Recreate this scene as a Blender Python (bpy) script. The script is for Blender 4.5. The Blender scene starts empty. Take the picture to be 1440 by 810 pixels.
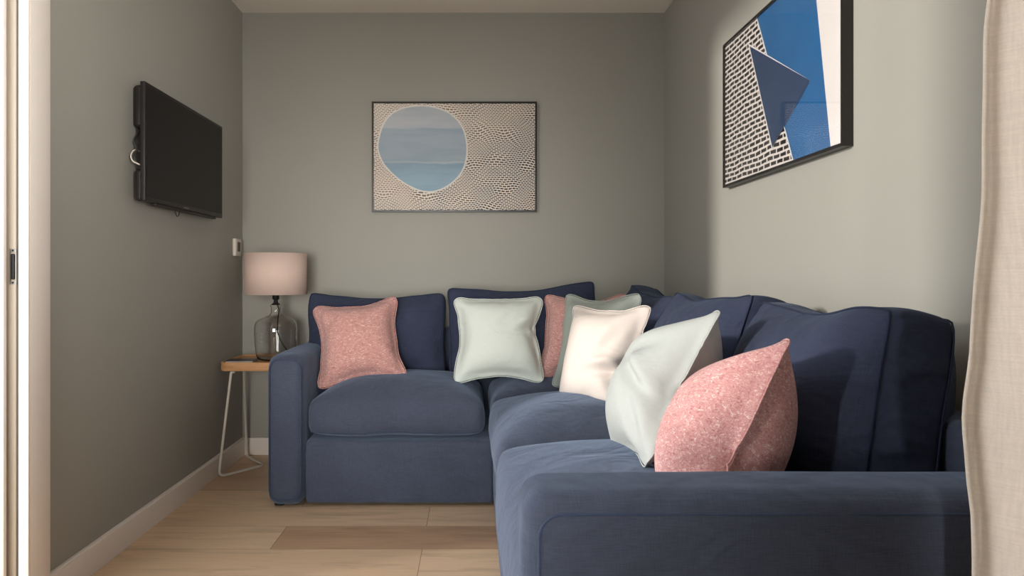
import bpy, bmesh, math, random
import numpy as np
from mathutils import Vector, Matrix, Euler, noise

S = bpy.context.scene
COL = S.collection
R = math.radians

# ------------------------------------------------------------------ camera, light, exposure
CAMH, F = 0.97, 940.0
cam_d = bpy.data.cameras.new('camera'); cam = bpy.data.objects.new('camera', cam_d); COL.objects.link(cam)
cam.location = (0, 0, CAMH); cam.rotation_euler = (R(90), 0, 0)
cam_d.sensor_width = 36; cam_d.lens = F / 1440 * 36
cam_d.shift_x = 55 / 1440; cam_d.shift_y = -17 / 1440
cam_d.clip_start = 0.02
S.camera = cam

S.view_settings.view_transform = 'Standard'
S.view_settings.look = 'None'
S.view_settings.gamma = 1.0
S.view_settings.use_curve_mapping = False
S.view_settings.exposure = 0.0

w = bpy.data.worlds.new('daylight'); S.world = w; w.use_nodes = True
wb = w.node_tree.nodes['Background']
wb.inputs[0].default_value = (0.94, 0.97, 1.0, 1); wb.inputs[1].default_value = 3.7

sun_d = bpy.data.lights.new('sun', 'SUN'); sun = bpy.data.objects.new('sun', sun_d); COL.objects.link(sun)
SUN_DIR = Vector((1.0, 0.45, -1.118 * math.tan(R(9.5)))).normalized()
sun.rotation_euler = SUN_DIR.to_track_quat('-Z', 'Y').to_euler()
sun.location = (-3, -1, 3)
sun_d.energy = 2.8; sun_d.color = (1.0, 0.95, 0.89); sun_d.angle = R(4.5)

rear_fill_d = bpy.data.lights.new('rear_fill_light', 'AREA'); rear_fill = bpy.data.objects.new('rear_fill_light', rear_fill_d); COL.objects.link(rear_fill)  # added fill behind the camera, lifts back wall and lampshade; no window there
rear_fill_d.shape = 'RECTANGLE'; rear_fill_d.size = 1.1; rear_fill_d.size_y = 1.1; rear_fill_d.spread = R(38)
rear_fill_d.energy = 6.4; rear_fill_d.color = (1.0, 0.97, 0.93)
rear_fill.location = (-.45, -.90, 1.0)
rear_fill.rotation_euler = (Vector((-.38, 3.5, .88)) - rear_fill.location).to_track_quat('-Z', 'Y').to_euler()

sid_d = bpy.data.lights.new('curtain_fill_light', 'AREA'); sid = bpy.data.objects.new('curtain_fill_light', sid_d); COL.objects.link(sid)  # added narrow fill aimed only at the curtain, not a real window
sid_d.shape = 'RECTANGLE'; sid_d.size = .10; sid_d.size_y = 1.6; sid_d.spread = R(8)
sid_d.energy = .5; sid_d.color = (1.0, 0.97, 0.93)
sid.location = (.0, -.80, 1.1)
sid.rotation_euler = (Vector((.74, .865, 1.1)) - sid.location).to_track_quat('-Z', 'Y').to_euler()

rt_d = bpy.data.lights.new('right_fill_light', 'AREA'); rt = bpy.data.objects.new('right_fill_light', rt_d); COL.objects.link(rt)  # added fill to brighten the left wall and ceiling; wall here is solid
rt_d.shape = 'RECTANGLE'; rt_d.size = .6; rt_d.size_y = 1.2; rt_d.spread = R(46)
rt_d.energy = 9.0; rt_d.color = (1.0, 0.98, 0.95)
rt.location = (1.00, -.45, 1.35)
rt.rotation_euler = (Vector((-1.25, 2.2, 1.9)) - rt.location).to_track_quat('-Z', 'Y').to_euler()

# ------------------------------------------------------------------ helpers
def srgb(r, g, b):
    f = lambda c: (c / 12.92 if c <= 0.04045 else ((c + 0.055) / 1.055) ** 2.4)
    return (f(r / 255), f(g / 255), f(b / 255), 1)

class Mat:
    def __init__(s, name, color=(.5, .5, .5, 1), rough=.6, **kw):
        s.m = bpy.data.materials.new(name); s.m.use_nodes = True
        s.n = s.m.node_tree.nodes; s.l = s.m.node_tree.links
        s.b = s.n['Principled BSDF']
        s.b.inputs['Base Color'].default_value = color
        s.b.inputs['Roughness'].default_value = rough
        for k, v in kw.items():
            s.b.inputs[k.replace('_', ' ')].default_value = v
        s._co = None
    def co(s, scale=(1, 1, 1), rot=(0, 0, 0), loc=(0, 0, 0)):
        if s._co is None: s._co = s.n.new('ShaderNodeTexCoord')
        mp = s.n.new('ShaderNodeMapping')
        mp.inputs['Scale'].default_value = scale; mp.inputs['Rotation'].default_value = rot
        mp.inputs['Location'].default_value = loc
        s.l.new(s._co.outputs['Object'], mp.inputs['Vector'])
        return mp.outputs[0]
    def noise(s, vec, scale, detail=3, rough=.5, dist=0):
        t = s.n.new('ShaderNodeTexNoise'); s.l.new(vec, t.inputs['Vector'])
        t.inputs['Scale'].default_value = scale; t.inputs['Detail'].default_value = detail
        t.inputs['Roughness'].default_value = rough; t.inputs['Distortion'].default_value = dist
        return t.outputs[0]
    def ramp(s, fac, stops):
        r = s.n.new('ShaderNodeValToRGB'); s.l.new(fac, r.inputs[0])
        e = r.color_ramp.elements
        while len(e) < len(stops): e.new(.5)
        for el, (p, c) in zip(e, stops): el.position = p; el.color = c
        return r.outputs[0]
    def mix(s, a, b, fac, mode='MIX'):
        m = s.n.new('ShaderNodeMix'); m.data_type = 'RGBA'; m.blend_type = mode
        for sock, v in ((m.inputs[0], fac), (m.inputs[6], a), (m.inputs[7], b)):
            if isinstance(v, (int, float)): sock.default_value = v
            elif isinstance(v, tuple): sock.default_value = v
            else: s.l.new(v, sock)
        return m.outputs[2]
    def math(s, op, a, b=0.0):
        m = s.n.new('ShaderNodeMath'); m.operation = op
        for sock, v in ((m.inputs[0], a), (m.inputs[1], b)):
            if isinstance(v, (int, float)): sock.default_value = v
            else: s.l.new(v, sock)
        return m.outputs[0]
    def color(s, out): s.l.new(out, s.b.inputs['Base Color'])
    def bump(s, h, strength=.3, dist=.002):
        b = s.n.new('ShaderNodeBump'); b.inputs['Strength'].default_value = strength
        b.inputs['Distance'].default_value = dist
        s.l.new(h, b.inputs['Height'])
        if s.b.inputs['Normal'].links:
            s.l.new(s.b.inputs['Normal'].links[0].from_socket, b.inputs['Normal'])
        s.l.new(b.outputs[0], s.b.inputs['Normal'])

def link(name, me, mat, parent=None, smooth=True):
    o = bpy.data.objects.new(name, me); COL.objects.link(o)
    if mat is not None:
        for m in (mat if isinstance(mat, (list, tuple)) else [mat]):
            me.materials.append(m.m if isinstance(m, Mat) else m)
    if parent is not None: o.parent = parent
    if smooth:
        for p in me.polygons: p.use_smooth = True
    return o

def mesh_from(V, Fc, name='m'):
    me = bpy.data.meshes.new(name)
    me.from_pydata([tuple(map(float, v)) for v in V], [], [tuple(int(i) for i in f) for f in Fc]); me.update()
    return me

def box_bm(bm, lo, hi, bevel=0, seg=2):
    g = bmesh.ops.create_cube(bm, size=1)
    c = [(a + b) / 2 for a, b in zip(lo, hi)]; d = [b - a for a, b in zip(lo, hi)]
    for v in g['verts']: v.co = Vector((c[i] + v.co[i] * d[i] for i in range(3)))
    if bevel:
        es = list({e for v in g['verts'] for e in v.link_edges})
        bmesh.ops.bevel(bm, geom=es, offset=bevel, segments=seg, profile=.5, affect='EDGES')

def box(name, lo, hi, mat, parent=None, bevel=0, seg=2, smooth=False):
    bm = bmesh.new(); box_bm(bm, lo, hi, bevel, seg)
    me = bpy.data.meshes.new(name); bm.to_mesh(me); bm.free()
    o = link(name, me, mat, parent, smooth=False)
    if bevel and seg > 1:
        for p in me.polygons: p.use_smooth = True
        shade_auto(me)
    return o

def shade_auto(me, ang=35):
    try: me.set_sharp_from_angle(angle=R(ang))
    except Exception: pass

def tube_data(pts, r, closed=False, sides=8):
    P = [Vector(p) for p in pts]; n = len(P)
    V, Fc = [], []
    prev = None
    for i in range(n):
        if closed: t = (P[(i + 1) % n] - P[i - 1])
        else: t = P[min(i + 1, n - 1)] - P[max(i - 1, 0)]
        if t.length < 1e-9: t = Vector((0, 0, 1))
        t.normalize()
        if prev is None:
            a = Vector((0, 0, 1)) if abs(t.z) < .9 else Vector((1, 0, 0))
            u = t.cross(a).normalized()
        else:
            u = (prev - t * prev.dot(t))
            u = u.normalized() if u.length > 1e-6 else t.orthogonal().normalized()
        prev = u; v = t.cross(u)
        for k in range(sides):
            a = 2 * math.pi * k / sides
            V.append(P[i] + (u * math.cos(a) + v * math.sin(a)) * r)
    m = n if closed else n - 1
    for i in range(m):
        j = (i + 1) % n
        for k in range(sides):
            l = (k + 1) % sides
            Fc.append((i * sides + k, i * sides + l, j * sides + l, j * sides + k))
    if not closed:
        Fc.append(tuple(range(sides))[::-1]); Fc.append(tuple((n - 1) * sides + k for k in range(sides)))
    return V, Fc

def tube(name, pts, r, mat, parent=None, closed=False, sides=8):
    V, Fc = tube_data(pts, r, closed, sides)
    return link(name, mesh_from(V, Fc, name), mat, parent)

def spline(ctrl, n=8, closed=False):
    P = [Vector(p) for p in ctrl]; out = []
    m = len(P)
    rng = range(m) if closed else range(m - 1)
    for i in rng:
        p0 = P[i - 1] if (i > 0 or closed) else P[0]
        p1 = P[i]; p2 = P[(i + 1) % m]
        p3 = P[(i + 2) % m] if (closed or i + 2 < m) else P[-1]
        for k in range(n):
            t = k / n
            out.append(.5 * ((2 * p1) + (p2 - p0) * t + (2 * p0 - 5 * p1 + 4 * p2 - p3) * t * t + (3 * p1 - p0 - 3 * p2 + p3) * t ** 3))
    if not closed: out.append(P[-1])
    return out

def rounded_path(ctrl, rad, n=6):
    """polyline with round bends"""
    P = [Vector(p) for p in ctrl]; out = [P[0]]
    for i in range(1, len(P) - 1):
        a = (P[i - 1] - P[i]); b = (P[i + 1] - P[i])
        r_ = min(rad, a.length * .45, b.length * .45)
        A = P[i] + a.normalized() * r_; B = P[i] + b.normalized() * r_
        for k in range(n + 1):
            t = k / n
            out.append(A * (1 - t) ** 2 + P[i] * 2 * t * (1 - t) + B * t * t)
    out.append(P[-1]); return out

def lathe(name, prof, mat, parent=None, seg=48, closed=False):
    V, Fc = [], []
    for (r, z) in prof:
        for k in range(seg):
            a = 2 * math.pi * k / seg
            V.append((r * math.cos(a), r * math.sin(a), z))
    n = len(prof)
    for i in range(n if closed else n - 1):
        j = (i + 1) % n
        for k in range(seg):
            l = (k + 1) % seg
            Fc.append((i * seg + k, i * seg + l, j * seg + l, j * seg + k))
    me = mesh_from(V, Fc, name)
    bm = bmesh.new(); bm.from_mesh(me); bmesh.ops.remove_doubles(bm, verts=bm.verts, dist=1e-5)
    bmesh.ops.recalc_face_normals(bm, faces=bm.faces); bm.to_mesh(me); bm.free()
    return link(name, me, mat, parent)

def empty(name, loc=(0, 0, 0), rot=(0, 0, 0)):
    o = bpy.data.objects.new(name, None); COL.objects.link(o)
    o.location = loc; o.rotation_euler = rot; o.empty_display_size = .05
    return o

def tag(o, label, cat, group=None):
    o['label'] = label; o['category'] = cat
    if group: o['group'] = group
    return o

def struct(o): o['kind'] = 'structure'; return o

# ------------------------------------------------------------------ cloth inflation (position based)
def simulate(V, quads, pressure, iters=220, sweeps=6, vol=None, slack=.045, pins=(), planes=(), shrink=1.0, seed=1, jitter=.002, bend=.12, comp=.25, balls=()):
    V = np.array(V, float); Q = np.array(quads)
    nV = len(V)
    e = np.vstack([Q[:, [0, 1]], Q[:, [1, 2]], Q[:, [2, 3]], Q[:, [3, 0]]]); e.sort(axis=1); e = np.unique(e, axis=0)
    dg = np.vstack([Q[:, [0, 2]], Q[:, [1, 3]]])
    # bending: opposite vertices two apart along grid lines
    nb = [set() for _ in range(nV)]
    for a, b in e: nb[a].add(int(b)); nb[b].add(int(a))
    facesets = {}
    for q in Q.tolist():
        for a in q: facesets.setdefault(a, []).append(set(q))
    bd = set()
    for v in range(nV):
        L = list(nb[v])
        for i in range(len(L)):
            for j in range(i + 1, len(L)):
                if not any(L[i] in f and L[j] in f for f in facesets[v]): bd.add((min(L[i], L[j]), max(L[i], L[j])))
    bd = np.array(sorted(bd))
    E = np.vstack([e, dg, bd])
    rest = np.linalg.norm(V[E[:, 0]] - V[E[:, 1]], axis=1) * shrink
    mid = (V[E[:, 0]] + V[E[:, 1]]) / 2; sw_ = np.zeros(len(E)); rg = np.random.default_rng(seed + 100)
    for _ in range(7):
        kv = rg.normal(0, 16, 3); sw_ += np.sin(mid @ kv + rg.uniform(0, 6.28))
    rest *= 1 + slack * np.clip(sw_ / 2.5, -.3, 1.2)
    ks = np.concatenate([np.full(len(e), 1.0), np.full(len(dg), .35), np.full(len(bd), .5)])
    kc = np.concatenate([np.full(len(e), comp * 2), np.full(len(dg), comp * .3), np.full(len(bd), bend)])
    cnt = np.bincount(E.ravel(), minlength=nV).astype(float)
    rng = np.random.default_rng(seed)
    X = V + rng.normal(0, jitter, V.shape)
    fixed = np.zeros(nV, bool); target = V.copy()
    for (p, d, rad) in pins:
        m = np.linalg.norm(V - np.array(p), axis=1) <= rad
        if not m.any(): m[np.argmin(np.linalg.norm(V - np.array(p), axis=1))] = True
        fixed |= m; target[m] = V[m] + np.array(d)
    P = X.copy()
    T = np.vstack([Q[:, [0, 1, 2]], Q[:, [0, 2, 3]]])
    X0 = X.copy()
    for it in range(iters):
        c = np.cross(X[T[:, 1]] - X[T[:, 0]], X[T[:, 2]] - X[T[:, 0]]) / 6
        fN = np.stack([sum(np.bincount(T[:, k], c[:, a], nV) for k in range(3)) for a in range(3)], 1)
        area = (np.linalg.norm(fN, axis=1).mean() + 1e-12)
        pk = pressure
        if vol:
            cv = np.einsum('ij,ij->i', X[T[:, 0]], np.cross(X[T[:, 1]], X[T[:, 2]])).sum() / 6
            pk = pressure * min(1.0, max(-1.0, (vol - cv) / vol * 12))
        vel = (X - P) * (.93 if it < iters * .7 else .8)
        P = X.copy()
        X = X + vel + fN / area * pk
        for s_ in range(sweeps):
            d = X[E[:, 1]] - X[E[:, 0]]; L = np.linalg.norm(d, axis=1) + 1e-9
            diff = L - rest
            k = np.where(diff > 0, ks, kc)
            cr = d * (.5 * k * diff / L)[:, None]
            for a in range(3):
                X[:, a] += 1.6 * (np.bincount(E[:, 0], cr[:, a], nV) - np.bincount(E[:, 1], cr[:, a], nV)) / cnt
            if fixed.any():
                f = min(1, (it + 1) / (iters * .4))
                X[fixed] = X0[fixed] * (1 - f) + target[fixed] * f
        for (pt, nn) in planes:
            nn = np.array(nn, float); nn /= np.linalg.norm(nn)
            dd = (X - np.array(pt)) @ nn; m = dd < 0
            X[m] -= np.outer(dd[m], nn); P[m] = X[m]
        for (pt, rr) in balls:
            dv = X - np.array(pt); L = np.linalg.norm(dv, axis=1) + 1e-9; m = L < rr
            X[m] += dv[m] / L[m][:, None] * (rr - L[m])[:, None]; P[m] = X[m]
    return X

def smooth_loop(P):
    P = np.array(P); return (np.roll(P, 1, 0) + 4 * P + np.roll(P, -1, 0)) / 6

def add_subsurf(o, lv=1):
    m = o.modifiers.new('subdivision', 'SUBSURF'); m.levels = lv; m.render_levels = lv

def pillow(name, w_, h_, mat, n=34, pressure=.00015, fill=.080, creases=(), corner=.03, seed=1, pins=(), planes=(), balls=(), piping=True, parent=None, pmat=None, bend=.05, iters=220):
    """knife-edge cushion: local x = width, z = height, front faces -y"""
    idx = {}; V = []
    def add(k, co):
        idx[k] = len(V); V.append(co)
    for j in range(n + 1):
        for i in range(n + 1):
            x = (i / n - .5) * w_; z = (j / n - .5) * h_
            a = abs(x) / (w_ / 2); b = abs(z) / (h_ / 2)
            # sides dip in a little between the corners
            cr_ = 1 - corner * (a * b) ** 7
            x *= (1 - .03 * b * b) * cr_; z *= (1 - .03 * a * a) * cr_
            edge = i in (0, n) or j in (0, n)
            bulge = .012 * (1 - a ** 2) * (1 - b ** 2)
            if edge: add((i, j, 0), (x, 0, z)); idx[(i, j, 1)] = idx[(i, j, 0)]
            else: add((i, j, 0), (x, -bulge, z)); add((i, j, 1), (x, bulge, z))
    Fc = []
    for j in range(n):
        for i in range(n):
            Fc.append([idx[(i, j, 0)], idx[(i + 1, j, 0)], idx[(i + 1, j + 1, 0)], idx[(i, j + 1, 0)]])
            Fc.append([idx[(i, j, 1)], idx[(i, j + 1, 1)], idx[(i + 1, j + 1, 1)], idx[(i + 1, j, 1)]])
    X = simulate(V, Fc, pressure, vol=fill * w_ * h_, pins=pins, planes=planes, balls=balls, seed=seed, bend=bend, iters=iters)
    seam = np.array([False] * len(V))
    for k, vi in idx.items():
        if k[0] in (0, n) or k[1] in (0, n): seam[vi] = True
    nbs = [set() for _ in V]
    for f in Fc:
        for q_ in range(4): nbs[f[q_]].update((f[q_ - 1], f[(q_ + 1) % 4]))
    for _ in range(2):
        Y2 = X.copy()
        for vi in range(len(V)):
            if not seam[vi]: Y2[vi] = X[vi] * .5 + X[list(nbs[vi])].mean(0) * .5
        X = Y2
    for (i_, j_, k_), vi in idx.items():
        if seam[vi]: continue
        di, dj = min(i_, n - i_), min(j_, n - j_)
        de = di * dj / (di + dj + .5)
        if de < 6:
            # open the seam like a stuffed cushion instead of letting it pinch into a flange
            lo = .034 * (de / 5) ** .62 * min(1, (6 - de) / 2 + .35)
            sg = -1 if k_ == 0 else 1
            if sg * X[vi, 1] < lo: X[vi, 1] += sg * (lo - sg * X[vi, 1]) * .85
    for _ in range(2):
        Y2 = X.copy()
        for vi in range(len(V)):
            if not seam[vi]: Y2[vi] = X[vi] * .5 + X[list(nbs[vi])].mean(0) * .5
        X = Y2
    for (cx_, cz_, ln, an, dp, wd_) in creases:
        ca, sa = math.cos(R(an)), math.sin(R(an))
        for (i_, j_, k_), vi in idx.items():
            if k_ or seam[vi]: continue
            dx, dz = X[vi, 0] - cx_, X[vi, 2] - cz_
            al, pe = dx * ca + dz * sa, -dx * sa + dz * ca
            g = math.exp(-(al / ln) ** 2)
            X[vi, 1] += dp * g * (math.exp(-(pe / wd_) ** 2) - .45 * math.exp(-((pe - 1.9 * wd_) / (1.2 * wd_)) ** 2))
    o = link(name, mesh_from(X, Fc, name), mat, parent)
    add_subsurf(o, 2)
    if piping:
        loop = [(i, 0, 0) for i in range(n)] + [(n, j, 0) for j in range(n)] + [(i, n, 0) for i in range(n, 0, -1)] + [(0, j, 0) for j in range(n, 0, -1)]
        P = smooth_loop([X[idx[k]] for k in loop])
        tube('piping', [tuple(p) for p in P], .0019, pmat or mat, o, closed=True, sides=6)
    return o

def box_cushion(name, dims, cells, mat, pressure=.00015, fill=1.15, seed=1, pins=(), planes=(), parent=None, pmat=None, bend=.12, axis=1, cvx=.0, lv=1, iters=200, balls=(), rpipe=.0022, smooth=2, pipes=(0, 1)):
    """boxed cushion with piped panel edges; panels are the two faces normal to `axis`"""
    nx, ny, nz = cells; W = dims
    idx = {}; V = []
    def vid(i, j, k):
        key = (i, j, k)
        if key not in idx:
            idx[key] = len(V)
            co = [(i / nx - .5) * W[0], (j / ny - .5) * W[1], (k / nz - .5) * W[2]]
            a_ = [2 * co[t] / W[t] for t in range(3)]; ax_ = [t for t in range(3) if t != axis]
            f0 = 1 - cvx * a_[ax_[1]] ** 2; f1 = 1 - cvx * a_[ax_[0]] ** 2
            co[ax_[0]] *= f0; co[ax_[1]] *= f1
            V.append(co)
        return idx[key]
    Fc = []
    for i in range(nx):
        for j in range(ny):
            Fc.append([vid(i, j, 0), vid(i, j + 1, 0), vid(i + 1, j + 1, 0), vid(i + 1, j, 0)])
            Fc.append([vid(i, j, nz), vid(i + 1, j, nz), vid(i + 1, j + 1, nz), vid(i, j + 1, nz)])
    for i in range(nx):
        for k in range(nz):
            Fc.append([vid(i, 0, k), vid(i + 1, 0, k), vid(i + 1, 0, k + 1), vid(i, 0, k + 1)])
            Fc.append([vid(i, ny, k), vid(i, ny, k + 1), vid(i + 1, ny, k + 1), vid(i + 1, ny, k)])
    for j in range(ny):
        for k in range(nz):
            Fc.append([vid(0, j, k), vid(0, j, k + 1), vid(0, j + 1, k + 1), vid(0, j + 1, k)])
            Fc.append([vid(nx, j, k), vid(nx, j + 1, k), vid(nx, j + 1, k + 1), vid(nx, j, k + 1)])
    X = simulate(V, Fc, pressure, vol=fill * W[0] * W[1] * W[2], pins=pins, planes=planes, seed=seed, bend=bend, iters=iters, balls=balls)
    ne = np.array([(f[q_], f[(q_ + 1) % 4]) for f in Fc for q_ in range(4)])
    cn = np.bincount(ne[:, 0], minlength=len(X)).astype(float)[:, None]
    for _ in range(smooth):
        av = np.stack([np.bincount(ne[:, 0], X[ne[:, 1], a], len(X)) for a in range(3)], 1) / cn
        X = X * .5 + av * .5
    o = link(name, mesh_from(X, Fc, name), mat, parent)
    add_subsurf(o, lv)
    N = (nx, ny, nz); a1, a2 = [a for a in range(3) if a != axis]
    for end in [(0, N[axis])[e_] for e_ in pipes]:
        ring = [(a, 0) for a in range(N[a1])] + [(N[a1], b) for b in range(N[a2])] + [(a, N[a2]) for a in range(N[a1], 0, -1)] + [(0, b) for b in range(N[a2], 0, -1)]
        P = []
        for a, b in ring:
            k = [0, 0, 0]; k[axis] = end; k[a1] = a; k[a2] = b; P.append(X[idx[tuple(k)]])
        P = smooth_loop(P)
        tube('piping', [tuple(p) for p in P], rpipe, pmat or mat, o, closed=True, sides=6)
    return o

def place(o, loc, yaw=0, lean=0, roll=0):
    """front (-y) turned by yaw about z, leaned back, rolled in its own plane"""
    M = Matrix.Rotation(R(yaw), 4, 'Z') @ Matrix.Rotation(-R(lean), 4, 'X') @ Matrix.Rotation(R(roll), 4, 'Y')
    o.matrix_basis = Matrix.Translation(Vector(loc)) @ M

# ------------------------------------------------------------------ materials
def paint(name, col, bumpy=.06):
    m = Mat(name, col, .75)
    n1 = m.noise(m.co(), 1.3, 3)
    m.color(m.mix(tuple(c * .95 for c in col[:3]) + (1,), tuple(min(1, c * 1.05) for c in col[:3]) + (1,), n1))
    m.bump(m.noise(m.co(), 160, 3), bumpy, .001)
    return m
M_wall = paint('grey_wall_paint', srgb(158, 156, 147))
M_ceil = paint('ceiling_paint', srgb(248, 241, 230))
M_trim = Mat('white_trim_paint', srgb(240, 231, 222), .4)
M_trim.bump(M_trim.noise(M_trim.co((1, 1, .2)), 60, 2), .05, .001)
M_door = Mat('door_paint', srgb(188, 176, 160), .5)
M_door.bump(M_door.noise(M_door.co((1, 1, .2)), 60, 2), .05, .001)

def make_floor_mat():
    m = Mat('oak_floor', rough=.42)
    vec = m.co(loc=(0, 0, 0))
    # rows of planks run along X; width 0.216
    mp = m.n.new('ShaderNodeMapping'); m.l.new(m._co.outputs['Object'], mp.inputs['Vector'])
    mp.inputs['Location'].default_value = (0.72 + 1.08 * 3, -2.374 + 0.216 * 21, 0)
    bt = m.n.new('ShaderNodeTexBrick'); m.l.new(mp.outputs[0], bt.inputs['Vector'])
    bt.offset = .5; bt.offset_frequency = 2; bt.squash = 1
    bt.inputs['Scale'].default_value = 1; bt.inputs['Brick Width'].default_value = 1.08
    bt.inputs['Row Height'].default_value = .216; bt.inputs['Mortar Size'].default_value = .0012
    bt.inputs['Mortar Smooth'].default_value = .2; bt.inputs['Bias'].default_value = 0
    bt.inputs['Color1'].default_value = (0, 0, 0, 1); bt.inputs['Color2'].default_value = (1, 1, 1, 1)
    bt.inputs['Mortar'].default_value = (.5, .5, .5, 1)
    # grain shifted per plank
    sh = m.n.new('ShaderNodeVectorMath'); sh.operation = 'SCALE'; m.l.new(bt.outputs[0], sh.inputs[0]); sh.inputs['Scale'].default_value = 7
    ad = m.n.new('ShaderNodeVectorMath'); ad.operation = 'ADD'; m.l.new(m.co((1.2, 9, 1)), ad.inputs[0]); m.l.new(sh.outputs[0], ad.inputs[1])
    g1 = m.noise(ad.outputs[0], 2.2, 6, .6, .6)
    ad2 = m.n.new('ShaderNodeVectorMath'); ad2.operation = 'ADD'; m.l.new(m.co((2, 60, 1)), ad2.inputs[0]); m.l.new(sh.outputs[0], ad2.inputs[1])
    g2 = m.noise(ad2.outputs[0], 3, 4, .6)
    base = m.ramp(bt.outputs[0], [(0, srgb(190, 156, 126)), (.35, srgb(214, 184, 152)), (.7, srgb(226, 198, 166)), (1, srgb(202, 170, 138))])
    gr = m.ramp(g1, [(.3, (.74, .70, .66, 1)), (.5, (1, 1, 1, 1)), (.7, (1.0, .97, .93, 1))])
    c = m.mix(base, gr, .9, 'MULTIPLY')
    gr2 = m.ramp(g2, [(.35, (.86, .84, .82, 1)), (.6, (1, 1, 1, 1))])
    c = m.mix(c, gr2, .6, 'MULTIPLY')
    c = m.mix(c, srgb(96, 72, 52), m.math('MULTIPLY', bt.outputs[1], .8))
    m.color(c)
    m.bump(g2, .08, .001)
    return m
M_floor = make_floor_mat()

def linen(name, col, light=1.25, dark=.8, scale=900, sheen=.25, bump=.35, rough=.85, patch=0.0, wrinkle=0.0):
    m = Mat(name, col, rough)
    m.b.inputs['Sheen Weight'].default_value = sheen; m.b.inputs['Sheen Roughness'].default_value = .5
    m.b.inputs['Specular IOR Level'].default_value = .2
    if col[2] > col[0] * 1.4: m.b.inputs['Sheen Tint'].default_value = (.55, .72, 1, 1)
    a = m.noise(m.co((1, .06, .06)), scale, 1); b = m.noise(m.co((.06, 1, 1)), scale, 1)
    b2 = m.noise(m.co((.05, .05, 1)), scale, 1)
    th = m.math('ADD', m.math('MULTIPLY', a, .5), m.math('MULTIPLY', b2, .5))
    th2 = m.math('ADD', m.math('MULTIPLY', th, .75), m.math('MULTIPLY', b, .25))
    cd = tuple(c * dark for c in col[:3]) + (1,); cl = tuple(min(1, c * light) for c in col[:3]) + (1,)
    c = m.ramp(th2, [(.36, cd), (.64, cl)])
    if patch:
        pn = m.noise(m.co(), 5, 3)
        c = m.mix(c, m.ramp(pn, [(.3, (1 - patch,) * 3 + (1,)), (.7, (1 + patch,) * 3 + (1,))]), 1.0, 'MULTIPLY')
    m.color(c)
    if wrinkle:
        m.bump(m.noise(m.co((1, 1, 1.8)), 4.5, 2, .5, 1.6), wrinkle, .02)
    m.bump(th2, bump, .0015)
    return m
NAVY = srgb(67, 73, 89)
M_sofa = linen('navy_linen', NAVY, 1.2, .82, 700, .30, .3, .9, .10, .6)
M_sofa_pipe = linen('navy_piping', srgb(56, 66, 88), 1.2, .8, 900, .3, .2)
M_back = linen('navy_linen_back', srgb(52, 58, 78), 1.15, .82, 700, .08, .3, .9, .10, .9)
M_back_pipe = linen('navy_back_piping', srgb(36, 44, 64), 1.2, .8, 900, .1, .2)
M_foot = Mat('black_plastic', srgb(22, 22, 24), .5)

def tweed(name, c1, c2, c3, scale=95, bump=.9):
    m = Mat(name, c1, .95); m.b.inputs['Sheen Weight'].default_value = .2; m.b.inputs['Specular IOR Level'].default_value = .1
    n1 = m.noise(m.co((.45, 1, 1.25)), scale, 4, .7, 1.2)
    n2 = m.noise(m.co((.6, 1, 1.3)), scale * 2.6, 3, .7, .6)
    f = m.math('ADD', m.math('MULTIPLY', n1, .6), m.math('MULTIPLY', n2, .4))
    m.color(m.ramp(f, [(.36, c1), (.47, c2), (.53, c2), (.62, c3)]))
    m.bump(f, bump, .006)
    return m
M_pink = tweed('pink_tweed', srgb(158, 102, 96), srgb(198, 146, 139), srgb(234, 206, 197), 130, .7)
M_pink_big = tweed('pink_tweed_coarse', srgb(170, 104, 104), srgb(216, 158, 155), srgb(246, 226, 218), 120, .8)
M_mint = linen('mint_cotton', srgb(210, 217, 209), 1.04, .95, 900, .1, .15, wrinkle=.3)
M_sage = linen('sage_cotton', srgb(158, 165, 156), 1.05, .94, 900, .1, .15, wrinkle=.3)
M_cream = linen('cream_cotton', srgb(220, 209, 200), 1.03, .96, 900, .1, .15, wrinkle=.3)
M_silver = linen('silver_cotton', srgb(176, 180, 176), 1.03, .96, 900, .1, .15, wrinkle=.3)

# ------------------------------------------------------------------ room shell
XL, XR, YB, ZC = -1.252, 1.040, 3.633, 2.400
YN = -1.0                       # wall behind the camera
OP0, OP1 = .37, 1.862           # opening in the left wall
WT = .13
def sbox(name, lo, hi, mat, bevel=0):
    return struct(box(name, lo, hi, mat, None, bevel, 2))
sbox('floor', (-2.6, YN, -.05), (XR + WT, YB + WT, 0), M_floor)
sbox('ceiling', (XL - .02, YN, ZC), (XR + WT, YB + WT, ZC + .05), M_ceil)
sbox('wall_back', (XL - WT, YB, 0), (XR + WT, YB + WT, ZC), M_wall)
sbox('wall_right', (XR, YN, 0), (XR + WT, YB, ZC), M_wall)
# left wall beyond the sliding door: one wall with its pocket for the door leaf
bm = bmesh.new()
box_bm(bm, (XL - .013, OP1, 0), (XL, YB, ZC))
box_bm(bm, (XL - WT, OP1, 0), (XL - .092, YB, ZC))
box_bm(bm, (XL - .092, OP1 + .9, 0), (XL - .013, YB, ZC))
me = bpy.data.meshes.new('wall_left'); bm.to_mesh(me); bm.free()
struct(link('wall_left', me, M_wall, smooth=False))
sbox('wall_left_near', (XL - WT, YN, 0), (XL, OP0, ZC), M_wall)
sbox('wall_left_low', (XL - WT, OP0, 0), (XL, .52, 1.00), M_wall)
sbox('wall_front', (XL - WT, YN - .1, 0), (XR + WT, YN, ZC), M_wall)
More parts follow.
